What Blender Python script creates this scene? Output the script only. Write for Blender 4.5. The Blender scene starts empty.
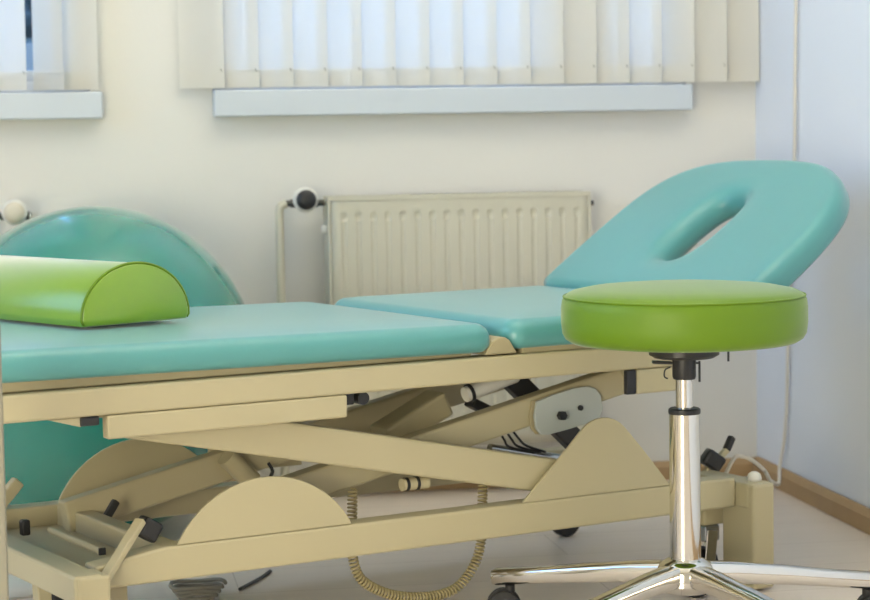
import bpy, bmesh, math, random
from mathutils import Vector, Matrix
random.seed(7)
sc = bpy.context.scene
COL = sc.collection
PI = math.pi

# ------------------------------------------------------------------ materials
def mat(name, col, rough=.5, metal=0., spec=.5, noise=0., nscale=8., bump=0., bscale=60., coat=0., sheen=0.):
    m = bpy.data.materials.new(name); m.use_nodes = True
    nt = m.node_tree; b = nt.nodes['Principled BSDF']
    b.inputs['Base Color'].default_value = (*col, 1)
    b.inputs['Roughness'].default_value = rough
    b.inputs['Metallic'].default_value = metal
    b.inputs['Specular IOR Level'].default_value = spec
    b.inputs['Coat Weight'].default_value = coat
    b.inputs['Coat Roughness'].default_value = .17; b.inputs['Coat IOR'].default_value = 1.7
    b.inputs['Sheen Weight'].default_value = sheen; b.inputs['Sheen Roughness'].default_value = .35
    tc = nt.nodes.new('ShaderNodeTexCoord')
    if noise:
        n = nt.nodes.new('ShaderNodeTexNoise'); n.inputs['Scale'].default_value = nscale
        n.inputs['Detail'].default_value = 4
        r = nt.nodes.new('ShaderNodeMix'); r.data_type = 'RGBA'
        r.inputs[6].default_value = (*[c*(1-noise) for c in col], 1)
        r.inputs[7].default_value = (*[min(1, c*(1+noise)) for c in col], 1)
        nt.links.new(tc.outputs['Object'], n.inputs['Vector'])
        nt.links.new(n.outputs['Fac'], r.inputs[0]); nt.links.new(r.outputs[2], b.inputs['Base Color'])
    if bump:
        n2 = nt.nodes.new('ShaderNodeTexNoise'); n2.inputs['Scale'].default_value = bscale
        bp = nt.nodes.new('ShaderNodeBump'); bp.inputs['Strength'].default_value = bump
        bp.inputs['Distance'].default_value = .002
        nt.links.new(tc.outputs['Object'], n2.inputs['Vector'])
        nt.links.new(n2.outputs['Fac'], bp.inputs['Height']); nt.links.new(bp.outputs['Normal'], b.inputs['Normal'])
    return m

def s2l(r, g, b):
    f = lambda c: (c/255/12.92 if c/255 <= .04045 else ((c/255+.055)/1.055)**2.4)
    return (f(r), f(g), f(b))

M = {}
M['wall'] = mat('wall_paint', s2l(228, 226, 220), .85, spec=.2, noise=.015, nscale=3, bump=.12, bscale=90)
M['wallr'] = mat('side_wall_daylight_tint', s2l(232, 237, 247), .8, spec=.2, noise=.015, nscale=3, bump=.12, bscale=90)  # bluish daylight cast put into the right wall's colour
M['ceil'] = mat('ceiling_paint', s2l(238, 236, 230), .9, spec=.1)
M['cream'] = mat('cream_enamel', s2l(192, 182, 148), .38, noise=.02, nscale=5)
M['cream2'] = mat('cream_board', s2l(176, 164, 130), .6, noise=.05, nscale=12)
M['aqua'] = mat('aqua_vinyl', s2l(94, 162, 162), .28, sheen=.25, noise=.02, nscale=6, bump=.05, bscale=300)
M['lime2'] = mat('lime_seat_vinyl', s2l(102, 138, 2), .5, sheen=.35, noise=.02, nscale=6, bump=.05, bscale=300)
M['lime'] = mat('lime_vinyl', s2l(122, 162, 8), .30, sheen=1.0, spec=1.0, noise=.02, nscale=6, bump=.05, bscale=300)
M['limes'] = mat('lime_piping', s2l(104, 138, 12), .4)
M['teal'] = mat('teal_ball_rubber', s2l(20, 140, 126), .16, noise=.02, nscale=3, coat=.7, spec=.6)
M['chrome'] = mat('chrome', (.78, .76, .72), .09, metal=1.)
M['steel'] = mat('brushed_steel', (.55, .57, .6), .25, metal=1.)
M['black'] = mat('black_plastic', (.022, .022, .024), .4)
M['rubber'] = mat('dark_rubber', (.03, .03, .032), .65)
M['darkmetal'] = mat('dark_valve_metal', (.09, .095, .09), .4, metal=.6)
M['knobpale'] = mat('pale_knob', s2l(214, 206, 188), .45)
M['grey'] = mat('grey_plate', s2l(188, 196, 194), .4)
M['radi'] = mat('radiator_enamel', s2l(206, 202, 184), .4)
M['white'] = mat('white_enamel', s2l(232, 230, 222), .4)
M['sill'] = mat('sill_daylight_tint', s2l(204, 212, 220), .4)  # faint blue of the window light mixed into the sill colour
M['frame'] = mat('window_frame_white', s2l(235, 236, 238), .35)
M['wood'] = mat('oak_baseboard', s2l(176, 146, 106), .5, noise=.15, nscale=14)
M['cablew'] = mat('pale_cable', s2l(222, 216, 204), .45)
M['cableg'] = mat('grey_cable', s2l(150, 148, 138), .5)
M['coil'] = mat('beige_coiled_cable', s2l(176, 162, 120), .5)
M['leaf'] = mat('outdoor_leaves', s2l(74, 92, 96), .6, noise=.4, nscale=9)
M['ground'] = mat('outdoor_paving', s2l(170, 170, 170), .9)
M['backing'] = mat('pale_post', s2l(150, 146, 130), .6)

def fabric():
    m = bpy.data.materials.new('blind_fabric'); m.use_nodes = True
    nt = m.node_tree; nt.nodes.clear()
    out = nt.nodes.new('ShaderNodeOutputMaterial')
    d = nt.nodes.new('ShaderNodeBsdfDiffuse'); d.inputs[0].default_value = (.88, .84, .75, 1)
    t = nt.nodes.new('ShaderNodeBsdfTranslucent'); t.inputs[0].default_value = (.84, .86, .88, 1)
    mx = nt.nodes.new('ShaderNodeMixShader'); mx.inputs[0].default_value = .40
    tc = nt.nodes.new('ShaderNodeTexCoord'); w = nt.nodes.new('ShaderNodeTexNoise')
    w.inputs['Scale'].default_value = 220
    bp = nt.nodes.new('ShaderNodeBump'); bp.inputs['Strength'].default_value = .05
    nt.links.new(tc.outputs['Object'], w.inputs['Vector']); nt.links.new(w.outputs['Fac'], bp.inputs['Height'])
    nt.links.new(bp.outputs['Normal'], d.inputs['Normal'])
    nt.links.new(d.outputs[0], mx.inputs[1]); nt.links.new(t.outputs[0], mx.inputs[2])
    nt.links.new(mx.outputs[0], out.inputs[0])
    return m
M['fabric'] = fabric()

def glass():
    m = bpy.data.materials.new('window_glass'); m.use_nodes = True
    nt = m.node_tree; nt.nodes.clear()
    out = nt.nodes.new('ShaderNodeOutputMaterial')
    t = nt.nodes.new('ShaderNodeBsdfTransparent'); t.inputs[0].default_value = (.93, .96, .97, 1)
    g = nt.nodes.new('ShaderNodeBsdfGlossy'); g.inputs['Roughness'].default_value = .02
    fr = nt.nodes.new('ShaderNodeFresnel'); fr.inputs[0].default_value = 1.35
    mx = nt.nodes.new('ShaderNodeMixShader')
    nt.links.new(fr.outputs[0], mx.inputs[0]); nt.links.new(t.outputs[0], mx.inputs[1])
    nt.links.new(g.outputs[0], mx.inputs[2]); nt.links.new(mx.outputs[0], out.inputs[0])
    return m
M['glass'] = glass()

def laminate():
    m = bpy.data.materials.new('laminate_floor'); m.use_nodes = True
    nt = m.node_tree; b = nt.nodes['Principled BSDF']
    tc = nt.nodes.new('ShaderNodeTexCoord'); mp = nt.nodes.new('ShaderNodeMapping')
    mp.inputs['Scale'].default_value = (1, 1, 1)
    br = nt.nodes.new('ShaderNodeTexBrick')
    br.inputs['Color1'].default_value = (*s2l(244, 231, 218), 1)
    br.inputs['Color2'].default_value = (*s2l(238, 224, 211), 1)
    br.inputs['Mortar'].default_value = (*s2l(212, 196, 182), 1)
    br.inputs['Scale'].default_value = 1
    br.inputs['Mortar Size'].default_value = .0012
    br.inputs['Brick Width'].default_value = 1.2; br.inputs['Row Height'].default_value = .19
    n = nt.nodes.new('ShaderNodeTexNoise'); n.inputs['Scale'].default_value = 3.5; n.inputs['Detail'].default_value = 5
    mp2 = nt.nodes.new('ShaderNodeMapping'); mp2.inputs['Scale'].default_value = (1.2, 14, 1)
    mx = nt.nodes.new('ShaderNodeMix'); mx.data_type = 'RGBA'; mx.blend_type = 'MULTIPLY'
    mx.inputs[0].default_value = .12
    nt.links.new(tc.outputs['Object'], mp.inputs[0]); nt.links.new(mp.outputs[0], br.inputs[0])
    nt.links.new(tc.outputs['Object'], mp2.inputs[0]); nt.links.new(mp2.outputs[0], n.inputs[0])
    nt.links.new(br.outputs[0], mx.inputs[6]); nt.links.new(n.outputs['Fac'], mx.inputs[7])
    nt.links.new(mx.outputs[2], b.inputs['Base Color'])
    b.inputs['Roughness'].default_value = .34
    return m
M['floor'] = laminate()

# ------------------------------------------------------------------ mesh helpers
class MB:
    def __init__(s): s.bm = bmesh.new()
    def box(s, a, b, rot=None, pivot=None):
        """axis aligned box from corner a to b, optionally turned about pivot by matrix rot"""
        vs = []
        for x in (a[0], b[0]):
            for y in (a[1], b[1]):
                for z in (a[2], b[2]):
                    p = Vector((x, y, z))
                    if rot is not None:
                        q = Vector(pivot); p = rot @ (p-q) + q
                    vs.append(s.bm.verts.new(p))
        for f in ((0,1,3,2),(4,6,7,5),(0,4,5,1),(2,3,7,6),(0,2,6,4),(1,5,7,3)):
            s.bm.faces.new([vs[i] for i in f])
        return s
    def prism(s, pts, axis, a, b):
        """polygon pts (2D) extruded along axis 'x','y','z' from a to b"""
        def P(q, t):
            return {'y': (q[0], t, q[1]), 'x': (t, q[0], q[1]), 'z': (q[0], q[1], t)}[axis]
        A = [s.bm.verts.new(P(q, a)) for q in pts]; B = [s.bm.verts.new(P(q, b)) for q in pts]
        s.bm.faces.new(A); s.bm.faces.new(list(reversed(B)))
        n = len(pts)
        for i in range(n): s.bm.faces.new((A[i], B[i], B[(i+1) % n], A[(i+1) % n]))
        return s
    def bar(s, p, q, w, h, up=(0, 0, 1)):
        """rectangular bar from p to q; w across, h in the up direction"""
        p = Vector(p); q = Vector(q); d = (q-p).normalized()
        sx = d.cross(Vector(up)).normalized(); uu = sx.cross(d).normalized()
        vs = []
        for e in (p, q):
            for i, j in ((-1,-1),(1,-1),(1,1),(-1,1)):
                vs.append(s.bm.verts.new(e + sx*(i*w/2) + uu*(j*h/2)))
        for f in ((3,2,1,0),(4,5,6,7),(0,1,5,4),(1,2,6,5),(2,3,7,6),(3,0,4,7)):
            s.bm.faces.new([vs[i] for i in f])
        return s
    def taperbar(s, secs):
        """secs: list of (centre, w, h); cross sections perpendicular to the run, joined"""
        rings = []
        n = len(secs)
        for k, (c, w, h) in enumerate(secs):
            c = Vector(c)
            d = (Vector(secs[min(k+1, n-1)][0]) - Vector(secs[max(k-1, 0)][0])).normalized()
            sx = d.cross(Vector((0,0,1))).normalized(); uu = sx.cross(d).normalized()
            ring = []
            N = 16
            for i in range(N):
                t = 2*PI*i/N
                ct, st = math.cos(t), math.sin(t)
                e = .55
                X = math.copysign(abs(ct)**e, ct)*w/2; Y = math.copysign(abs(st)**e, st)*h/2
                ring.append(s.bm.verts.new(c + sx*X + uu*Y))
            rings.append(ring)
        s._skin(rings)
        return s
    def _skin(s, rings, cap=True, closed=True):
        for A, B in zip(rings, rings[1:]):
            n = len(A)
            for i in range(n if closed else n-1):
                s.bm.faces.new((A[i], A[(i+1) % n], B[(i+1) % n], B[i]))
        if cap:
            s.bm.faces.new(list(reversed(rings[0]))); s.bm.faces.new(rings[-1])
    def cyl(s, p, q, r, r2=None, n=24):
        p = Vector(p); q = Vector(q); r2 = r if r2 is None else r2
        d = (q-p).normalized()
        a = d.cross(Vector((0,0,1)) if abs(d.z) < .95 else Vector((1,0,0))).normalized(); b = d.cross(a)
        R = []
        for e, rr in ((p, r), (q, r2)):
            R.append([s.bm.verts.new(e + a*(rr*math.cos(2*PI*i/n)) + b*(rr*math.sin(2*PI*i/n))) for i in range(n)])
        s._skin(R)
        return s
    def lathe(s, prof, c=(0,0,0), axis=(0,0,1), n=48):
        """profile [(r, h)] turned about axis through c"""
        c = Vector(c); d = Vector(axis).normalized()
        a = d.cross(Vector((0,0,1)) if abs(d.z) < .95 else Vector((1,0,0))).normalized(); b = d.cross(a)
        R = []
        for r, h in prof:
            r = max(r, 1e-4)
            R.append([s.bm.verts.new(c + d*h + a*(r*math.cos(2*PI*i/n)) + b*(r*math.sin(2*PI*i/n))) for i in range(n)])
        s._skin(R)
        return s
    def tube(s, pts, r, n=10):
        pts = [Vector(p) for p in pts]
        R = []; prev = None
        for k, p in enumerate(pts):
            d = (pts[min(k+1, len(pts)-1)] - pts[max(k-1, 0)]).normalized()
            if prev is None:
                a = d.cross(Vector((0,0,1)) if abs(d.z) < .9 else Vector((1,0,0))).normalized()
            else:
                a = (prev - d*prev.dot(d)).normalized()
            prev = a; b = d.cross(a)
            R.append([s.bm.verts.new(p + a*(r*math.cos(2*PI*i/n)) + b*(r*math.sin(2*PI*i/n))) for i in range(n)])
        s._skin(R)
        return s
    def build(s, name, m, parent=None, bevel=0., seg=2, smooth=False, angle=None, loc=None):
        bmesh.ops.recalc_face_normals(s.bm, faces=s.bm.faces)
        me = bpy.data.meshes.new(name); s.bm.to_mesh(me); s.bm.free()
        me.materials.append(M[m] if isinstance(m, str) else m)
        o = bpy.data.objects.new(name, me); COL.objects.link(o)
        if smooth:
            for p in me.polygons: p.use_smooth = True
            if angle:
                try: me.set_sharp_from_angle(angle=math.radians(angle))
                except Exception: pass
        if bevel:
            b = o.modifiers.new('bevel', 'BEVEL'); b.width = bevel; b.segments = seg
            b.limit_method = 'ANGLE'; b.angle_limit = math.radians(40)
        if parent is not None: o.parent = parent
        if loc is not None: o.location = loc
        return o

def shift(mb, d):
    for v in mb.bm.verts: v.co += Vector(d)
    return mb
def spline(pts, n=10):
    P = [Vector(p) for p in pts]; out = []
    for i in range(len(P)-1):
        a = P[max(i-1, 0)]; b = P[i]; c = P[i+1]; d = P[min(i+2, len(P)-1)]
        for k in range(n):
            t = k/n
            out.append(.5*((2*b) + (c-a)*t + (2*a-5*b+4*c-d)*t*t + (3*b-a-3*c+d)*t**3))
    out.append(P[-1]); return out
def empty(name, loc, rz=0., label=None, cat=None, group=None):
    o = bpy.data.objects.new(name, None); COL.objects.link(o)
    o.location = loc; o.rotation_euler = (0, 0, rz); o.empty_display_size = .05
    return tag(o, label, cat, group)
def tag(o, label=None, cat=None, group=None, kind=None):
    if label: o['label'] = label
    if cat: o['category'] = cat
    if group: o['group'] = group
    if kind: o['kind'] = kind
    return o
def struct(o): o['kind'] = 'structure'; return o

# ------------------------------------------------------------------ camera
FPX = 2157.816
YAW, PITCH, ROLL = 0.16495, -0.0784998, -0.0156464
CAM = Vector((-1.4538680, -4.4887587, 0.7613840))
cy_, sy_ = math.cos(YAW), math.sin(YAW); cp_, sp_ = math.cos(PITCH), math.sin(PITCH)
fwd = Vector((sy_*cp_, cy_*cp_, sp_)); right = Vector((cy_, -sy_, 0)); up = right.cross(fwd)
cr, sr = math.cos(ROLL), math.sin(ROLL)
r2 = right*cr + up*sr; u2 = up*cr - right*sr
cam = bpy.data.cameras.new('camera'); co = bpy.data.objects.new('camera', cam); COL.objects.link(co)
co.matrix_world = Matrix(((r2.x, u2.x, -fwd.x, CAM.x), (r2.y, u2.y, -fwd.y, CAM.y), (r2.z, u2.z, -fwd.z, CAM.z), (0,0,0,1)))
cam.sensor_width = 36; cam.lens = FPX*36/870; cam.clip_start = .02
cam.dof.use_dof = True; cam.dof.focus_distance = 3.15; cam.dof.aperture_fstop = 6.5
sc.camera = co

# couch frame: origin under the stool, u along the couch, v away from the viewer
PHI = 0.37597525
S0 = Vector((-0.56995022, -1.4155319, 0))
cU = Vector((math.cos(PHI), math.sin(PHI), 0)); cV = Vector((-math.sin(PHI), math.cos(PHI), 0))
def W(u, v, z=0.): return S0 + cU*u + cV*v + Vector((0, 0, z))

# ------------------------------------------------------------------ room shell
XL, YF, ZC = -3.1, -5.6, 2.55
struct(MB().box((XL-.2, YF-.2, -.1), (.2, .25, 0)).build('floor', 'floor'))
struct(MB().box((XL-.2, YF-.2, ZC), (.2, .25, ZC+.1)).build('ceiling', 'ceil'))
# back wall with two window openings
OP = [(-2.58, -1.415), (-1.165, -.156)]
ZB, ZT = .796, 2.10
wb = MB()
wb.box((XL, 0, 0), (.2, .25, ZB)).box((XL, 0, ZT), (.2, .25, ZC))
xs = [XL, OP[0][0], OP[0][1], OP[1][0], OP[1][1], .2]
for i in (0, 2, 4): wb.box((xs[i], 0, ZB), (xs[i+1], .25, ZT))
struct(wb.build('wall_back', 'wall'))
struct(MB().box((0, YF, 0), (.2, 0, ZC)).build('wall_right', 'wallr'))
# left wall with a window that throws daylight across the room
LW = (-2.7, -.5, .85, 2.15)
wl = MB().box((XL-.2, YF, 0), (XL, .0, LW[2])).box((XL-.2, YF, LW[3]), (XL, .0, ZC))
wl.box((XL-.2, YF, LW[2]), (XL, LW[0], LW[3])).box((XL-.2, LW[1], LW[2]), (XL, 0, LW[3]))
struct(wl.build('wall_left', 'wall'))
struct(MB().box((XL-.2, YF-.2, 0), (.2, YF, ZC)).build('wall_front', 'wall'))
# baseboards
def board_profile(t, h): return [(0, 0), (-t, 0), (-t, h*.72), (-t*.45, h), (0, h)]
bb = MB().prism([(p[0]-.001, p[1]) for p in board_profile(.016, .044)], 'y', YF, -.016)
struct(bb.build('baseboard_right', 'wood', bevel=.002))
bb = MB().prism([(p[0]-.001, p[1]) for p in board_profile(.016, .040)], 'x', XL, -.001)
struct(bb.build('baseboard_back', 'wood', bevel=.002))

# windows
def window(name, x0, x1, mull, sx0, sx1):
    yg = .055
    w = MB(); d0, d1 = .02, .09; z0 = ZB+.0545; rh = .024; t = .022
    w.box((x0, d0, z0), (x1, d1, z0+rh)).box((x0, d0, ZT-.07), (x1, d1, ZT))
    w.box((x0, d0, z0+rh), (x0+.022, d1, ZT-.07)).box((x1-.022, d0, z0+rh), (x1, d1, ZT-.07))
    for m_ in mull: w.box((m_[0], d0-.01, z0+rh), (m_[1], d1, ZT-.07))
    o = struct(w.build(name, 'frame', bevel=.004))
    # opening sash rails inside the frame
    edges = [x0+.022] + [e for m_ in mull for e in m_] + [x1-.022]
    for a, b in zip(edges[::2], edges[1::2]):
        r = MB()
        r.box((a, d0+.01, z0+rh), (b, d1-.01, z0+rh+t)).box((a, d0+.01, ZT-.07-t), (b, d1-.01, ZT-.07))
        r.box((a, d0+.01, z0+rh+t), (a+t, d1-.01, ZT-.07-t)).box((b-t, d0+.01, z0+rh+t), (b, d1-.01, ZT-.07-t))
        sash = r.build('sash', 'frame', o, bevel=.003)
        MB().box((a+t, yg-.003, z0+rh+t), (b-t, yg+.003, ZT-.07-t)).build('pane', 'glass', sash)
    MB().box((sx0, -.042, ZB), (sx1, -.0005, ZB+.0542)).box((x0+.001, -.0005, ZB), (x1-.001, .0195, ZB+.0542)).build('window_sill', 'sill', o, bevel=.003)
    return o
window('window_1', OP[0][0], OP[0][1], [(-2.03, -1.97)], -2.60, -1.391)
window('window_2', OP[1][0], OP[1][1], [(-.446, -.336)], -1.165, -.152)
w3 = MB(); a, b = LW[0], LW[1]
w3.box((XL-.15, a, LW[2]), (XL-.08, b, LW[2]+.06)).box((XL-.15, a, LW[3]-.06), (XL-.08, b, LW[3]))
for y in (a, (a+b)/2-.04, b-.06): w3.box((XL-.15, y, LW[2]+.06), (XL-.08, y+.06, LW[3]-.06))
w3o = struct(w3.build('window_3', 'frame', bevel=.004))
MB().box((XL-.118, a+.06, LW[2]+.06), (XL-.112, (a+b)/2-.04, LW[3]-.06)).build('pane', 'glass', w3o)
MB().box((XL-.118, (a+b)/2+.02, LW[2]+.06), (XL-.112, b-.06, LW[3]-.06)).build('pane', 'glass', w3o)

# ------------------------------------------------------------------ vertical blinds
def blind(name, x0, n, pitch, zb, label, gaps={}):
    yb = -.030
    root = empty(name, (x0 + n*pitch/2, yb, zb), 0, label, 'blind')
    X = lambda x: x - (x0 + n*pitch/2)
    ztop = 2.08 - zb
    MB().box((X(x0-.02), -.02, ztop), (X(x0+n*pitch+.02), .028, ztop+.04)).build('headrail', 'white', root, bevel=.003)
    wd = .0925
    for i in range(n):
        dx, da, sc_ = gaps.get(i, (0, 0, 1))
        cxx = X(x0 + (i+.5)*pitch) + dx
        ang = -math.radians(13+da + random.uniform(-1.2, 1.2))
        K = 8
        def strip(z0, z1, off=0., nz=2):
            m_ = MB(); rows = []
            for j in range(nz+1):
                z = z0 + (z1-z0)*j/nz; row = []
                for k in range(K+1):
                    t = (k/K-.5)*wd*sc_
                    bow = .004*(1-(2*k/K-1)**2) + off
                    row.append(m_.bm.verts.new((cxx + t*math.cos(ang) - bow*math.sin(ang), t*math.sin(ang) + bow*math.cos(ang), z)))
                rows.append(row)
            m_._skin(rows, cap=False, closed=False)
            return m_
        sl = strip(.034, ztop, 0, 6).build('slat', 'fabric', root, smooth=True)
        # weighted hem: the fabric folded over a thin weight
        h = strip(0, .036, -.0012); h2 = strip(0, .036, .0012)
        me2 = bpy.data.meshes.new('t'); h2.bm.to_mesh(me2); h.bm.from_mesh(me2); h2.bm.free(); bpy.data.meshes.remove(me2)
        hm = h.build('hem', 'fabric', sl, smooth=True)
        # the little link chain that ties neighbouring hems
        if i < n-1:
            c = MB(); e = X(x0 + (i+1)*pitch)
            c.tube([(e+.002, -.0135, .038), (e+.005, -.010, .033), (e+.008, .0, .036)], .0009, 6)
            c.build('link_chain', 'cableg', root, smooth=True)
    return root
pitchM = .07116
blind('vertical_blind', -1.224, 17, pitchM, .855, 'white vertical slat blind over the large window above the radiator',)
blind('vertical_blind', -1.408-.07116*15, 15, .07116, .855, 'white vertical slat blind at the upper left corner, one slat gapped open', {13: (.017, 36, 1)})

# ------------------------------------------------------------------ outdoors, glimpsed between the slats
def shrub(loc, rx, rz, label):
    root = empty('outdoor_shrub', loc, 0, label, 'shrub', None)
    st = MB(); 
    for k in range(5):
        a = k*1.3; st.cyl((0,0,0), (rx*.5*math.cos(a), rx*.5*math.sin(a), rz*.9), .02, .008, 8)
    st.build('stem', 'wood', root)
    f = MB()
    for k in range(1100):
        th = random.uniform(0, 2*PI); ph = math.acos(random.uniform(-1, 1)); rr = random.uniform(.55, 1)
        p = Vector((rx*rr*math.sin(ph)*math.cos(th), rx*rr*math.sin(ph)*math.sin(th), rz*(1+rr*math.cos(ph)*.85)))
        n = Vector((random.gauss(0,1), random.gauss(0,1), random.gauss(0,1))).normalized()
        t = n.orthogonal().normalized(); b = n.cross(t); L = random.uniform(.08, .16)
        vs = [f.bm.verts.new(p + t*(L*x) + b*(L*.5*y) + n*(L*.15*z)) for x, y, z in ((-1,0,0),(-.3,.8,.6),(.5,.7,.6),(1,0,0),(.5,-.7,.6),(-.3,-.8,.6))]
        f.bm.faces.new(vs)
    f.build('foliage', 'leaf', root)
shrub((-1.6, 3.0, -.0995), .9, .80, 'dark green shrub outdoors seen through the gap in the left blind')
struct(MB().box((-9, .3, -.2), (5, 9, -.1)).build('ground', 'ground'))
struct(MB().box((-3.6, .80, -.0995), (.6, .92, .985)).build('wall_outside', 'ground'))

# ------------------------------------------------------------------ radiator under the large window
RX0, RX1, RZ0, RZ1, RY = -.943, -.394, .10, .6295, -.112
rad = empty('radiator', ((RX0+RX1)/2, -.06, 0), 0, 'cream ribbed panel radiator on the wall under the large window', 'radiator')
R0 = Vector(((RX0+RX1)/2, -.06, 0))
pm = MB(); px0, px1 = RX0+.006, RX1-.004
ng = 17; pit = (.911-.423)/16; gx0 = -.911
zs = [RZ0+.008, RZ0+.035, RZ0+.042, .30, .578, .582, .590, .596, .602, RZ1-.010, RZ1-.004]
xsn = []
x = px0
cols = sorted(set([px0, px1] + [gx0+i*pit+d for i in range(ng) for d in (-.0075, -.006, -.0025, .0025, .006, .0075)]))
rows = []
for z in zs:
    row = []
    for x in cols:
        dep = 0.
        q = (x-gx0)/pit; fr = (q-round(q))*pit
        if .578 <= z <= .598 and -.5 < q < ng-.5: dep = .0042*max(0, 1-(abs(fr)/.0076)**3) if z in (.582, .590) else (.001 if abs(fr) < .003 else 0)
        if z < .582 and z > RZ0+.04 and -.5 < q < ng-.5:
            dep = .0022 if abs(fr) < .004 else 0.
        row.append(pm.bm.verts.new((x, RY+dep, z)))
    rows.append(row)
pm._skin(rows, cap=False, closed=False)
shift(pm, -R0)
fp = pm.build('front_panel', 'radi', rad, smooth=True, angle=22)
so = fp.modifiers.new('thickness', 'SOLIDIFY'); so.thickness = .012; so.offset = -1
shift(MB().box((RX0+.006, -.043, RZ0+.01), (RX1-.004, -.030, RZ1-.012)), -R0).build('back_panel', 'radi', rad, bevel=.003)
tg = MB().box((RX0, RY-.002, RZ1-.008), (RX1, RY+.006, RZ1)).box((RX0, -.036, RZ1-.008), (RX1, -.028, RZ1))
for k in range(40):
    xx = RX0+.006 + k*(RX1-RX0-.012)/39; tg.box((xx-.0015, RY+.006, RZ1-.006), (xx+.0015, -.036, RZ1-.001))
shift(tg, -R0).build('top_grille', 'radi', rad)
for xa in (RX0, RX1-.004):
    shift(MB().box((xa-.001, RY-.001, RZ0+.01), (xa+.005, -.028, RZ1-.0085)), -R0).build('side_cover', 'radi', rad, bevel=.002)
shift(MB().cyl((RX1, -.07, .604), (RX1+.010, -.07, .604), .009).cyl((RX1+.010, -.07, .604), (RX1+.016, -.07, .604), .006, n=6), -R0).build('vent_plug', 'black', rad)
for xx in (RX0+.10, RX1-.10):
    shift(MB().box((xx-.012, -.030, .2), (xx+.012, -.001, .50)), -R0).build('wall_bracket', 'white', rad)
# thermostat valve with its pipe
def valve(cx_, cz_, knobm, parent, off, run):
    y0 = -.06
    vb = MB().cyl((cx_-.040, y0, cz_-.008), (cx_+run, y0, cz_-.008), .0065)
    vb.lathe([(.0001,0),(.010,0),(.010,.014),(.0001,.014)], (cx_+.014, y0, cz_-.008), (1,0,0), 6)
    vb.lathe([(.0001,0),(.010,0),(.010,.010),(.0001,.010)], (cx_-.028, y0, cz_-.008), (1,0,0), 6)
    vb.cyl((cx_, y0+.006, cz_), (cx_, y0-.03, cz_), .012)
    shift(vb, off).build('valve_body', 'darkmetal', parent, smooth=True, angle=40)
    cl = MB().lathe([(.012,.0),(.024,.004),(.026,.012),(.025,.022),(.021,.028)], (cx_, y0-.018, cz_), (0,-1,0))
    shift(cl, off).build('collar', 'white', parent, smooth=True, angle=40)
    kn = MB().lathe([(.0205,0),(.0205,.008),(.0195,.014),(.016,.018),(.009,.020),(.0001,.0205)], (cx_, y0-.040, cz_), (0,-1,0))
    shift(kn, off).build('knob', knobm, parent, smooth=True, angle=50)
    pp = spline([(cx_-.036, y0, cz_-.008), (cx_-.046, y0, cz_-.012), (cx_-.0505, y0, cz_-.022), (cx_-.051, y0, cz_-.05), (cx_-.051, y0, .3), (cx_-.051, y0, .001)], 8)
    shift(MB().tube(pp, .0092, 14), off).build('pipe', 'radi', parent, smooth=True)
valve(-.987, .624, 'black', rad, -R0, .042)
ic = MB().cyl((RX0-.010, -.075, .561), (RX0-.0005, -.075, .561), .009); shift(ic, -R0).build('inlet_cap', 'white', rad)
v2 = empty('radiator_valve', (-1.584, -.06, 0), 0, 'pale round radiator valve knob on the wall above the left of the ball', 'valve')
valve(-1.572, .611, 'knobpale', v2, Vector((1.584, .06, 0)), .026)
shift(MB().cyl((-1.546, -.06, .603), (-1.546, -.001, .603), .0065), (1.584, .06, 0)).build('wall_stub', 'steel', v2)

# ------------------------------------------------------------------ exercise ball
ball = MB(); bmesh.ops.create_uvsphere(ball.bm, u_segments=96, v_segments=64, radius=.309)
for v in ball.bm.verts:
    v.co.z *= .3145/.309
    v.co.z = max(v.co.z, -.3135)                # settles flat where it stands
bo = ball.build('exercise_ball', 'teal', None, smooth=True, loc=(-1.4215, -.350, .3137))
tag(bo, 'large glossy teal exercise ball between the couch and the wall', 'ball')

# ------------------------------------------------------------------ treatment couch
BU, BV = -.25, .47
couch = empty('treatment_couch', W(BU, BV), PHI, 'cream height adjustable treatment couch with aqua padded top', 'couch')
DZ = .038
def L(mb): return shift(mb, (-BU, -BV, DZ))
def part(mb, name, m, parent=None, **k): return L(mb).build(name, m, parent or couch, **k)
VN, VF = .195, .785                         # padded top, near and far edge
def rrect(u0, u1, v0, v1, r, ins, n=9):
    u0 += ins; u1 -= ins; v0 += ins; v1 -= ins; r = max(r-ins, .003); out = []
    for (cx, cy, a0) in ((u1-r, v1-r, 0), (u0+r, v1-r, 90), (u0+r, v0+r, 180), (u1-r, v0+r, 270)):
        for k in range(n):
            a = math.radians(a0 + 90*k/(n-1)); out.append((cx + r*math.cos(a), cy + r*math.sin(a)))
    return out
def pad(u0, u1, zfun, th, r=.035, e=.022, eu=None):
    m_ = MB(); rings = []
    prof = []
    for k in range(7):                       # under edge
        a = math.radians(-90 + 90*k/6); prof.append((e*.8*(1-math.cos(a)), e*.8 + e*.8*math.sin(a)))
    for k in range(9):
        a = math.radians(90*k/8); prof.append((e*1.15*(1-math.cos(a)), th-.004-e*1.15 + e*1.15*math.sin(a)))
    prof += [(e*2.2, th-.0015), (e*4, th), (.12, th+.001)]
    for ins, h in prof:
        rings.append([m_.bm.verts.new((x, y, zfun(x)+h)) for x, y in rrect(u0, u1, VN, VF, r, ins)])
    m_._skin(rings); return m_
zleg = lambda u: .3875 + .012*(-.22-u)
part(pad(-1.16, -.203, zleg, .048, .03, .0205), 'leg_pad', 'aqua', smooth=True)
part(MB().prism([(-1.145, .3825), (-.235, .3825), (-.235, zleg(-.235)+.003), (-1.145, zleg(-1.145)+.003)], 'y', VN+.022, VF-.022), 'leg_board', 'cream2', bevel=.002)
part(pad(-.178, .283, lambda u: .389, .050, .03, .0212), 'head_pad', 'aqua', smooth=True)
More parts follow.
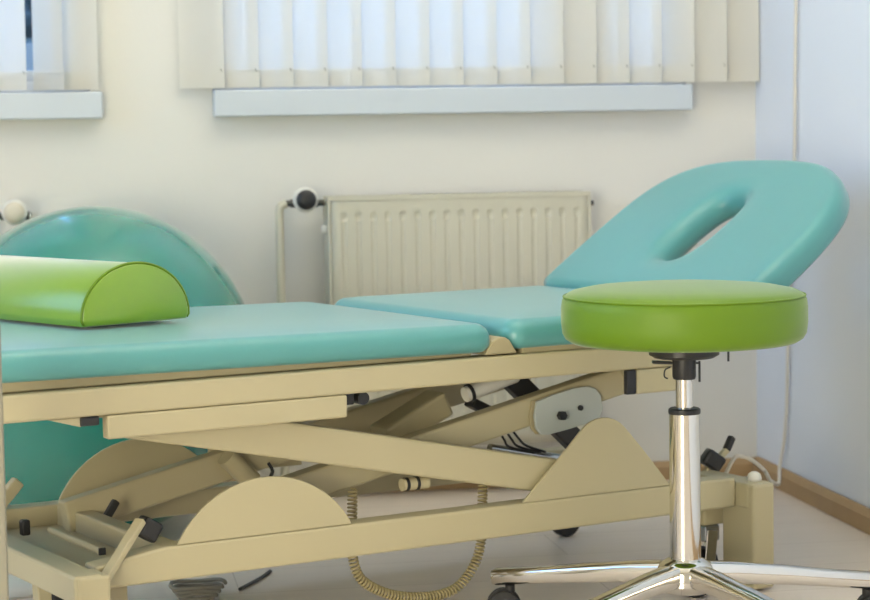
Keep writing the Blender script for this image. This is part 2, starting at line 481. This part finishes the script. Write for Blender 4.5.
part(MB().box((-.150, VN+.012, .3815), (.27, VF-.012, .394)), 'head_board', 'cream2', bevel=.002)
# hinge strip showing between the two pads
part(MB().prism([(-.222, .384), (-.163, .384), (-.176, .404), (-.184, .409), (-.196, .409), (-.206, .404)], 'y', VN+.006, VF-.006), 'hinge_cover', 'cream2', bevel=.002)
# head rest, tilted, with the face opening
AL = math.radians(34); HO = Vector((.258, .49, .440))
eS = Vector((math.cos(AL), 0, math.sin(AL))); eN = Vector((-math.sin(AL), 0, math.cos(AL)))
NP = 96
half = [(-.0, .292), (.06, .297), (.15, .299), (.24, .297), (.305, .284), (.353, .254), (.386, .205), (.403, .14), (.408, .07), (.409, 0)]
half2 = [(-.0, .292), (.06, .296), (.15, .295), (.23, .284), (.292, .262), (.342, .222), (.376, .172), (.397, .12), (.406, .06)]
def outer(ins):
    a = [Vector((x, y, 0)) for x, y in half]
    full = a + [Vector((x, -y, 0)) for x, y in reversed(half2)]
    c = spline(full, 12)
    # rounded start corners
    cen = Vector((.19, 0, 0)); res = []
    for i, p in enumerate(c):
        t = (c[min(i+1, len(c)-1)] - c[max(i-1, 0)]).normalized(); n = Vector((t.y, -t.x, 0))
        if n.dot(cen-p) < 0: n = -n
        q = p + n*ins
        if q.x < ins: q.x = ins
        res.append(q)
    # resample by angle about the opening's centre
    ctr = Vector((.200, .012, 0))
    poly = res
    out = []
    for k in range(NP):
        a_ = 2*PI*k/NP; d = Vector((math.cos(a_), math.sin(a_), 0)); best = None
        for i in range(len(poly)):
            p, q = poly[i], poly[(i+1) % len(poly)]
            e = q-p; den = d.x*e.y - d.y*e.x
            if abs(den) < 1e-9: continue
            w_ = p-ctr
            t = (w_.x*e.y - w_.y*e.x)/den; s_ = (w_.x*d.y - w_.y*d.x)/den
            if t > 0 and -1e-6 <= s_ <= 1+1e-6 and (best is None or t > best): best = t
        out.append(ctr + d*best)
    return out
def hole(gr):
    out = []
    for k in range(NP):
        a_ = 2*PI*k/NP; c, s_ = math.cos(a_), math.sin(a_); p = 2.6
        a, b = .091+gr, .048+gr
        r = (abs(c/a)**p + abs(s_/b)**p)**(-1/p)
        out.append(Vector((.200 + r*c, .012 + r*s_, 0)))
    return out
TH = .052
hp = MB(); rings = []
def put(ring, h):
    rings.append([hp.bm.verts.new(HO + eS*q.x + Vector((0, q.y, 0)) + eN*h) for q in ring])
def mixr(A, B, t): return [a.lerp(b, t) for a, b in zip(A, B)]
eo = .022
for k in range(9):
    a = math.radians(90*k/8); put(outer(eo*(1-math.cos(a))), -eo + eo*math.sin(a)*1.0)
inn = outer(eo); hl = hole(.034)
for t in (.12, .4, .7, .9): put(mixr(inn, hl, t), .0008)
for k in range(9):
    a = math.radians(90*k/8); put(hole(.034*(1-math.sin(a))), -.030*(1-math.cos(a)))
put(hole(0), -TH+.012); put(hole(.006), -TH)
for t in (.8, .5, .15): put(mixr(outer(.016), hole(.006), t), -TH)
for k in range(6):
    a = math.radians(90*k/5); put(outer(.016*(1-math.sin(a))), -TH + .016*(1-math.cos(a)))
rings.append(rings[0])
hp._skin(rings, cap=False)
part(hp, 'headrest', 'aqua', smooth=True)
hf = MB()
for v in (.33, .62): hf.bar(HO + eS*.0 + Vector((0, v-.49, 0)) - eN*.068, HO + eS*.24 + Vector((0, v-.49, 0)) - eN*.068, .028, .022, eN)
hf.bar(HO + eS*.335 + Vector((0, -.16, 0)) - eN*.068, HO + eS*.335 + Vector((0, .150, 0)) - eN*.068, .03, .022, eN)
part(hf, 'headrest_frame', 'cream', bevel=.003)
part(MB().lathe([(.0001,-.008),(.006,-.007),(.008,-.003),(.008,.004),(.005,.008),(.0001,.009)], (.541, .593, .5545), (0,1,0), 20), 'clamp_knob', 'black', smooth=True)

# upper frame under the pads
uf = MB()
zt = lambda u: .3835
for v0, v1 in ((.200, .240), (.740, .780)): uf.box((-1.13, v0, .343), (.150, v1, .3815))
for u in (-1.13, -.30): uf.box((u, .2405, .350), (u+.04, .7395, .378))
part(uf, 'upper_frame', 'cream', bevel=.004)
part(MB().box((.060, .2005, .303), (.1505, .240, .3425)).box((.11, .2405, .318), (.15, .7395, .380)), 'head_cross_plate', 'cream', bevel=.004)
part(MB().box((.040, .1985, .304), (.0585, .208, .3425)), 'end_cap', 'black', bevel=.002)
# slide channel under the near beam
part(MB().box((-.832, .2000, .3095), (-.459, .2200, .3425)), 'slide_channel', 'cream', bevel=.003)
part(MB().box((-.832, .70, .3095), (-.459, .738, .3425)), 'slide_channel', 'cream', bevel=.003)
part(MB().prism([(-.915, .3425), (-.868, .329), (-.868, .3425)], 'y', .205, .235), 'stop_bracket', 'cream', bevel=.001)
part(MB().box((-.870, .203, .330), (-.842, .238, .3425)), 'rubber_stop', 'black', bevel=.002)
# scissor arms
zA = lambda u: .3255 - .21*(u+.764)
zBm = lambda u: .190 + .203*(u+.482)
def arm(name, zf, u0, u1, v, w, h): 
    return part(MB().bar((u0, v, zf(u0)), (u1, v, zf(u1)), w, h), name, 'cream', bevel=.004)
arm('falling_arm', zA, -.79, .03, .250, .026, .054)
arm('rising_arm', zBm, -.62, .130, .325, .030, .046)
arm('rising_arm', lambda u: zBm(u)-.008, -.735, .130, .625, .030, .050)
arm('falling_arm', zA, -.79, .03, .690, .024, .054)
part(MB().cyl((-.284, .265, .227-.006), (-.284, .705, .227-.006), .011), 'pivot_shaft', 'cream', smooth=True, angle=40)
pn = MB().cyl((-.335, .262, .190), (-.290, .262, .190), .0095)
part(pn, 'cable_gland', 'cream', smooth=True, angle=40)
part(MB().cyl((-.330, .262, .190), (-.325, .262, .190), .0105).cyl((-.312, .262, .190), (-.307, .262, .190), .0105), 'gland_ring', 'black', smooth=True, angle=40)
# base frame
rt, rb = .1475, .0985
part(MB().prism([(-.8475, rb), (.276, rb), (.276, rt), (-.745, rt), (-.8475, .1315)], 'y', .222, .262), 'base_rail', 'cream', bevel=.004)
part(MB().box((-.900, .692, rb), (.300, .732, .1395)), 'base_rail', 'cream', bevel=.004)
part(MB().box((-.900, .166, .094), (-.858, .6915, .133)), 'end_beam', 'cream', bevel=.004)
part(MB().box((-.722, .2625, .096), (-.690, .6915, .139)), 'inner_beam', 'cream', bevel=.004)
part(MB().box((-.8575, .2625, .100), (-.7225, .6915, .108)), 'tray', 'cream', bevel=.001)
part(MB().box((-.895, .164, -.034), (-.848, .2215, .131)), 'corner_post', 'cream', bevel=.004)
part(MB().box((-.895, .640, -.034), (-.860, .690, .0935)), 'corner_post', 'cream', bevel=.004)
part(MB().box((-.850, .44, .0), (-.828, .465, .0995)), 'foot_bracket', 'cream', bevel=.003)
# right foot
part(MB().box((.2765, .192, .098), (.325, .345, .140)), 'end_beam', 'cream', bevel=.004)
part(MB().box((.278, .180, -.034), (.323, .262, .1395)), 'corner_post', 'cream', bevel=.005)
part(MB().box((.2765, .665, .098), (.310, .735, .1385)), 'corner_post', 'cream', bevel=.005)
part(MB().lathe([(.0125,0),(.012,.006),(.010,.012),(.005,.0155),(.0001,.016)], (.308, .214, .1395)), 'domed_cap', 'white', smooth=True)
part(MB().box((-.47, .655, .168), (-.300, .661, .236)), 'cross_plate', 'cream', bevel=.001)
# finger guards: the round plates beside the scissor pivots
def seg(u0, u1, zb, zt_, n=24):
    c = (u0+u1)/2; h = zt_-zb; hw = (u1-u0)/2; R = (hw*hw+h*h)/(2*h); zc = zt_-R; a0 = math.asin(min(1, hw/R)); out = []
    for k in range(n+1):
        a = -a0 + 2*a0*k/n; out.append((c + R*math.sin(a), zc + R*math.cos(a)))
    return out
part(MB().prism(seg(-.722, -.442, .148, .231) , 'y', .224, .2285), 'guard_plate', 'cream', bevel=.001)
part(MB().prism(seg(-.708, -.408, .120, .226), 'y', .735, .739), 'guard_plate', 'cream', bevel=.001)
tri = [(-.142, .1478), (.143, .1478), (.090, .210)]
for k in range(9):
    a = math.radians(44 + (138-44)*k/8); tri.append((.011 + .060*math.cos(a), .206 + .062*math.sin(a)))
tri += [(-.059, .223)]
part(MB().prism(tri, 'y', .224, .2285), 'guard_plate', 'cream', bevel=.001)
# lift actuator and its bits in the middle of the scissors
part(MB().bar((-.262, .45, .232), (-.150, .45, .284), .06, .042), 'lift_motor', 'cream', bevel=.006)
part(MB().cyl((-.147, .38, .301), (-.051, .38, .326), .0125), 'lift_rod', 'white', smooth=True, angle=40)
part(MB().cyl((-.141, .38, .3025), (-.136, .38, .3038), .0150), 'rod_ring', 'black', smooth=True, angle=40)
part(MB().bar((-.052, .40, .324), (.085, .40, .198), .024, .036), 'gas_spring', 'black', bevel=.003)
part(MB().bar((-.092, .455, .278), (-.060, .455, .262), .03, .016), 'motor_plug', 'black', bevel=.003)
part(MB().cyl((-.064, .44, .200), (.085, .44, .168), .008), 'steel_rod', 'steel', smooth=True, angle=40)
part(MB().bar((-.066, .40, .328), (-.030, .40, .331), .03, .020), 'rod_clevis', 'cream', bevel=.003)
wr = MB()
for k in range(3):
    wr.tube(spline([(-.055+.012*k, .43, .235), (-.045+.014*k, .425, .215), (-.03+.016*k, .43, .200), (.02+.01*k, .43, .186)], 6), .0022, 6)
part(wr, 'motor_wire', 'black', smooth=True)
gp = [(-.062, .2915), (-.030, .300), (.010, .3075), (.036, .3085), (.052, .304), (.062, .292), (.066, .270), (.060, .257), (.046, .2505), (.0, .242), (-.040, .2365), (-.055, .238), (-.064, .248), (-.067, .268)]
part(MB().prism([(q[0]-.006, q[1]+.0) for q in gp], 'y', .3065, .3095), 'plate_rim', 'cream2', bevel=.001)
part(MB().prism(gp, 'y', .300, .306), 'pivot_plate', 'grey', bevel=.0015)
part(MB().cyl((-.018, .290, .266), (-.018, .2995, .266), .0075, n=6), 'plate_bolt', 'black')
part(MB().cyl((.020, .296, .275), (.020, .2995, .275), .0045, n=12), 'plate_bolt', 'black')
part(MB().box((-.450, .236, .322), (-.428, .262, .341)), 'stop_nut', 'black', bevel=.002)
part(MB().cyl((-.412, .236, .330), (-.412, .262, .330), .0095), 'roller', 'black', smooth=True, angle=40)
part(MB().cyl((-.470, .59, .206), (-.425, .59, .160), .017), 'link_tube', 'cream', smooth=True, angle=40)
part(MB().tube(spline([(-.395, .59, .188), (-.388, .59, .175), (-.392, .59, .165)], 6), .003, 8), 'cable_hook', 'black', smooth=True)
# levers and pedals
def lever(p, q, wid, th, name='lever'): return MB().bar(p, q, wid, th)
part(lever((-.840, .205, .118), (-.770, .240, .186), .016, .010), 'pedal_lever', 'cream', bevel=.002)
part(MB().bar((-.768, .252, .178), (-.742, .252, .162), .030, .030), 'pedal_pad', 'black', bevel=.005)
part(MB().bar((-.692, .567, .127), (-.669, .572, .157), .012, .012), 'lock_lever', 'black', bevel=.003)
part(MB().box((-.822, .575, .117), (-.808, .590, .141)), 'lock_knob', 'black', bevel=.003)
part(MB().bar((-.789, .341, .128), (-.789, .544, .128), .011, .010), 'tray_handle', 'cream', bevel=.004)
part(MB().box((-.789-.005, .337, .123), (-.789+.005, .3405, .133)), 'handle_tip', 'rubber')
part(MB().bar((-.840, .712, .112), (-.776, .712, .180), .018, .020), 'side_lever', 'cream', bevel=.003)
part(MB().bar((.338, .385, .160), (.366, .375, .138), .030, .030), 'pedal_pad', 'black', bevel=.006)
part(MB().bar((.300, .375, .105), (.386, .382, .165), .010, .010), 'pedal_lever', 'cream', bevel=.002)
part(MB().bar((.384, .382, .163), (.399, .384, .186), .012, .012), 'lever_grip', 'black', bevel=.003)
# castors
CX = (.283, .305)
def castor(u, v, zt_):
    c = MB().box((u-.022, v-.018, .058), (u+.022, v+.018, zt_))
    cb = part(c, 'castor', 'cream', bevel=.004)
    L(MB().box((u-.020, v-.0165, .030), (u+.012, v+.0165, .0575))).build('yoke', 'steel', cb, bevel=.003)
    f = MB().bar((u-.005, v-.0185, .050), (u-.012, v-.0185, -.012), .003, .022).bar((u-.005, v+.0185, .050), (u-.012, v+.0185, -.012), .003, .022)
    L(f).build('fork', 'chrome', cb, bevel=.001)
    w_ = MB().lathe([(.012,-.012),(.026,-.012),(.029,-.008),(.029,.008),(.026,.012),(.012,.012)], (u-.014, v, -.0085), (0,1,0), 32)
    L(w_).build('wheel', 'rubber', cb, smooth=True, angle=40)
castor(CX[0], CX[1], rb-.0005); castor(.322, .765, .100); castor(-.80, .29, .0935); castor(-.706, .655, .0955)
# coiled handset cable
ctrl = [(u, .2885, z-DZ) for u, z in ((-.405, .225), (-.407, .170), (-.407, .123), (-.392, .085), (-.344, .057), (-.282, .045), (-.227, .051), (-.192, .083), (-.178, .121), (-.175, .17), (-.173, .220))]
path = spline(ctrl, 40)
# resample evenly and wind
acc = [0]
for a, b in zip(path, path[1:]): acc.append(acc[-1] + (b-a).length)
N = 1500; tot = acc[-1]; cps = []; j = 0; turns = tot/.0058
prev = Vector((0, 1, 0))
for i in range(N+1):
    d = tot*i/N
    while j < len(acc)-2 and acc[j+1] < d: j += 1
    t = (d-acc[j])/max(1e-9, acc[j+1]-acc[j]); p = path[j].lerp(path[j+1], t); dr = (path[j+1]-path[j]).normalized()
    a = Vector((0,1,0)); b = dr.cross(a).normalized(); ph = 2*PI*turns*i/N
    cps.append(p + a*(.0064*math.cos(ph)) + b*(.0064*math.sin(ph)))
part(MB().tube(cps, .0019, 5), 'coiled_cable', 'coil', smooth=True)
# ------------------------------------------------------------------ bolster cushion on the couch
bol = empty('bolster_cushion', W(-.700, .398, .4860), PHI + math.radians(12), 'lime green half round bolster cushion lying on the aqua couch', 'cushion')
BW, BH, BL = .095, .088, .40
def dprof(ins, n=30):
    out = []
    for k in range(n+1):
        a = PI*k/n; x = math.cos(a); z = math.sin(a)
        out.append((math.copysign(abs(x)**1.0, x)*(BW-ins), .010+ (abs(z)**1.03)*(BH-.010-ins)))
    out = [(BW-ins-.004, ins)] + [(BW-ins, .008)] + out[0:] + [(-BW+ins, .008), (-BW+ins+.004, ins)]
    return out
bm_ = MB(); R = []
for y, ins in ((0, .0035), (.002, .0012), (.005, 0), (BL-.005, 0), (BL-.002, .0012), (BL, .0035)):
    R.append([bm_.bm.verts.new((x, y, z)) for x, z in dprof(ins)])
bm_._skin(R); bm_.build('cushion_body', 'lime', bol, smooth=True, angle=50)
sm = MB(); sm.tube([(x, .003, max(z, .0032)) for x, z in dprof(-.0005)], .0022, 6); sm.build('seam_piping', 'limes', bol, smooth=True)

# ------------------------------------------------------------------ rolling stool
ST = empty('rolling_stool', (S0.x, S0.y, 0), math.radians(-16.05), 'round lime green swivel stool with a chrome five arm base', 'stool')
def U(mb): return shift(mb, (0, 0, .0405))
seat = MB().lathe([(.0001,.4025),(.150,.4025),(.166,.4045),(.175,.410),(.1795,.418),(.1812,.433),(.1812,.456),(.1797,.467),(.1765,.4725),(.172,.4765),(.165,.4800),(.14,.4850),(.10,.4885),(.05,.4905),(.0001,.491)], n=96)
U(seat).build('seat', 'lime2', ST, smooth=True)
rg = [(.1772*math.cos(2*PI*k/96), .1772*math.sin(2*PI*k/96), .4725) for k in range(97)]
U(MB().tube(rg, .0018, 6)).build('seam_piping', 'limes', ST, smooth=True)
U(MB().lathe([(.0001,.402),(.052,.402),(.052,.3845),(.044,.380),(.0001,.380)])).build('mounting_plate', 'black', ST, smooth=True, angle=30)
U(MB().lathe([(.0001,.3798),(.0175,.3798),(.0175,.352),(.016,.348),(.0001,.348)])).build('housing', 'black', ST, smooth=True, angle=30)
U(MB().bar((-.018, 0, .372), (-.047, -.004, .3735), .014, .004).bar((-.020, 0, .378), (-.020, 0, .364), .006, .010)).build('height_lever', 'black', ST, bevel=.001)
U(MB().tube(spline([(-.020, -.004, .366), (-.028, -.004, .362), (-.029, -.004, .352), (-.024, -.004, .349)], 6), .0013, 6)).build('lever_wire', 'black', ST, smooth=True)
U(MB().cyl((.0225, -.004, .375), (.0225, -.004, .344), .0017, n=8).cyl((.0175, -.004, .372), (.0225, -.004, .372), .0016, n=8)).build('spring_clip', 'black', ST)
U(MB().cyl((.065, .0, .402), (.065, .0, .374), .0017, n=8)).build('tilt_pin', 'black', ST)
U(MB().lathe([(.0001,.348),(.0128,.348),(.0128,.300),(.0001,.300)])).build('inner_tube', 'chrome', ST, smooth=True, angle=30)
U(MB().lathe([(.0001,.305),(.0215,.305),(.0238,.303),(.0240,.299),(.0234,.2962),(.0001,.2962)])).build('collar_ring', 'black', ST, smooth=True, angle=30)
MB().lathe([(.0001,.3367),(.0228,.3367),(.0232,.125),(.0238,.110),(.0001,.110)]).build('outer_column', 'chrome', ST, smooth=True, angle=30)
base = MB().lathe([(.0001,.120),(.026,.120),(.038,.113),(.043,.104),(.043,.082),(.034,.070),(.0001,.070)] if True else [(.0001,.086),(.028,.086),(.040,.081),(.045,.074),(.045,.054),(.038,.046),(.0001,.046)], n=40).build('hub', 'chrome', ST, smooth=True, angle=35)
CR = .298
for k in range(5):
    a = math.radians(90 + 72*k - 1); d = Vector((math.cos(a), math.sin(a), 0))
    secs = [(d*.028 + Vector((0,0,.097)), .040, .034), (d*.08 + Vector((0,0,.094)), .036, .032), (d*.16 + Vector((0,0,.086)), .031, .028), (d*.24 + Vector((0,0,.0765)), .028, .025), (d*.308 + Vector((0,0,.0690)), .028, .026), (d*.313 + Vector((0,0,.0685)), .025, .022)]
    MB().taperbar(secs).build('base_arm', 'chrome', ST, smooth=True, angle=60)
    c = d*.286
    g = (0, PI, PI, 0, 0)[k] + .12
    tr = Vector((math.cos(g), math.sin(g), 0)); sd = Vector((-tr.y, tr.x, 0))
    cs = MB().cyl((c.x, c.y, .058), (c.x, c.y, .046), .0075)
    # hood over the twin wheels
    cc = c + tr*.010
    hood = [(cc + tr*(.027*math.cos(math.radians(t))) + Vector((0,0,.0255+.027*math.sin(math.radians(t))))) for t in range(0, 181, 15)]
    A = [cs.bm.verts.new(p - sd*.005) for p in hood]; B = [cs.bm.verts.new(p + sd*.005) for p in hood]
    cs.bm.faces.new(A); cs.bm.faces.new(list(reversed(B)))
    for i in range(len(A)): cs.bm.faces.new((A[i], B[i], B[(i+1) % len(A)], A[(i+1) % len(A)]))
    cst = cs.build('castor', 'black', ST, bevel=.001)
    for s_ in (-1, 1):
        MB().lathe([(.0001,-.007),(.021,-.007),(.0248,-.004),(.0248,.005),(.020,.008),(.0001,.009)], cc + sd*(s_*.0135) + Vector((0,0,.025)), sd*s_, 28).build('wheel', 'rubber', cst, smooth=True, angle=40)

# ------------------------------------------------------------------ cables and small things
cord = spline([(-.008, -.300, 2.0), (-.008, -.294, 1.3), (-.008, -.289, 1.008), (-.008, -.282, .851), (-.008, -.277, .69), (-.008, -.255, .46), (-.008, -.234, .297), (-.008, -.226, .193), (-.010, -.214, .106), (-.020, -.215, .055), (-.050, -.30, .040), (-.14, -.56, .075), W(.480, .38, .140), W(.469, .381, .157), W(.446, .383, .176), W(.424, .385, .186), W(.404, .390, .180), W(.385, .42, .10), W(.375, .435, .03), W(.365, .47, .006)], 10)
tag(MB().tube(cord, .0036, 10).build('hanging_cord', 'cablew', None, smooth=True), 'thin pale cord hanging down the wall at the right corner and looping to the couch', 'cord')
tag(MB().tube(spline([W(-.407, .683, .0032), W(-.37, .715, .0032), W(-.33, .752, .0032), W(-.298, .787, .0032)], 6), .0030, 8).build('loose_cable', 'black', None, smooth=True), 'short black cable end on the floor under the couch', 'cable')
cb = MB()
for k in range(4):
    r = .030 + .005*k; cx = W(-.488, .672)
    cb.tube([cx + Vector((r*math.cos(t), r*.75*math.sin(t), .0036+.0066*k + .002*math.sin(3*t)*min(k,1))) for t in [2*PI*i/40 for i in range(37)]], .0034, 8)
tag(cb.build('cable_bundle', 'cableg', None, smooth=True), 'coiled grey cable bundle on the floor below the left of the couch', 'cable')

tag(MB().lathe([(.0001,0),(.068,0),(.070,.004),(.066,.012),(.040,.019),(.0001,.021)], W(-.728, .905), n=48).build('floor_disc', 'white', None, smooth=True, angle=50), 'low round pale disc on the floor below the far left of the couch', 'disc')
tag(MB().box((-.016, -.016, 0), (.016, .016, .532)).build('slim_post', 'backing', None, bevel=.002, loc=W(-1.068, -.0, 0)), 'slim pale post at the far left edge in front of the couch', 'post')

# ------------------------------------------------------------------ light
wd = bpy.data.worlds.new('world'); sc.world = wd; wd.use_nodes = True
bg = wd.node_tree.nodes['Background']; bg.inputs[0].default_value = (.34, .58, 1.0, 1); bg.inputs[1].default_value = 4.7
def area(name, loc, rot, sx, sy, power, col, portal=False):
    l = bpy.data.lights.new(name, 'AREA'); l.shape = 'RECTANGLE'; l.size = sx; l.size_y = sy; l.energy = power; l.color = col
    o = bpy.data.objects.new(name, l); COL.objects.link(o); o.location = loc; o.rotation_euler = rot
    if portal: l.cycles.is_portal = True
    return o
for a_, b_ in OP: area('window_portal', ((a_+b_)/2, .22, (ZB+ZT)/2), (-PI/2, 0, 0), b_-a_, ZT-ZB, 1, (1,1,1), True)
area('window_portal', (XL-.19, (LW[0]+LW[1])/2, (LW[2]+LW[3])/2), (0, -PI/2, 0), LW[3]-LW[2], LW[1]-LW[0], 1, (1,1,1), True)
# a pendant uplight washes the ceiling; an unseen fill light, added low at front left, lifts the dark couch base
area('ceiling_lamp', (-.8, -1.4, 1.95), (PI, 0, 0), 1.0, .8, 30, (1.0, .92, .72))
area('low_fill_light', (-2.7, -4.6, .6), (PI/2, 0, -.5), 1.2, .9, 62, (1.0, .93, .72))  # added fill, stands for no real door or lamp
sc.view_settings.view_transform = 'Standard'; sc.view_settings.look = 'None'
sc.view_settings.gamma = 1; sc.view_settings.use_curve_mapping = False
sc.view_settings.exposure = 0.0
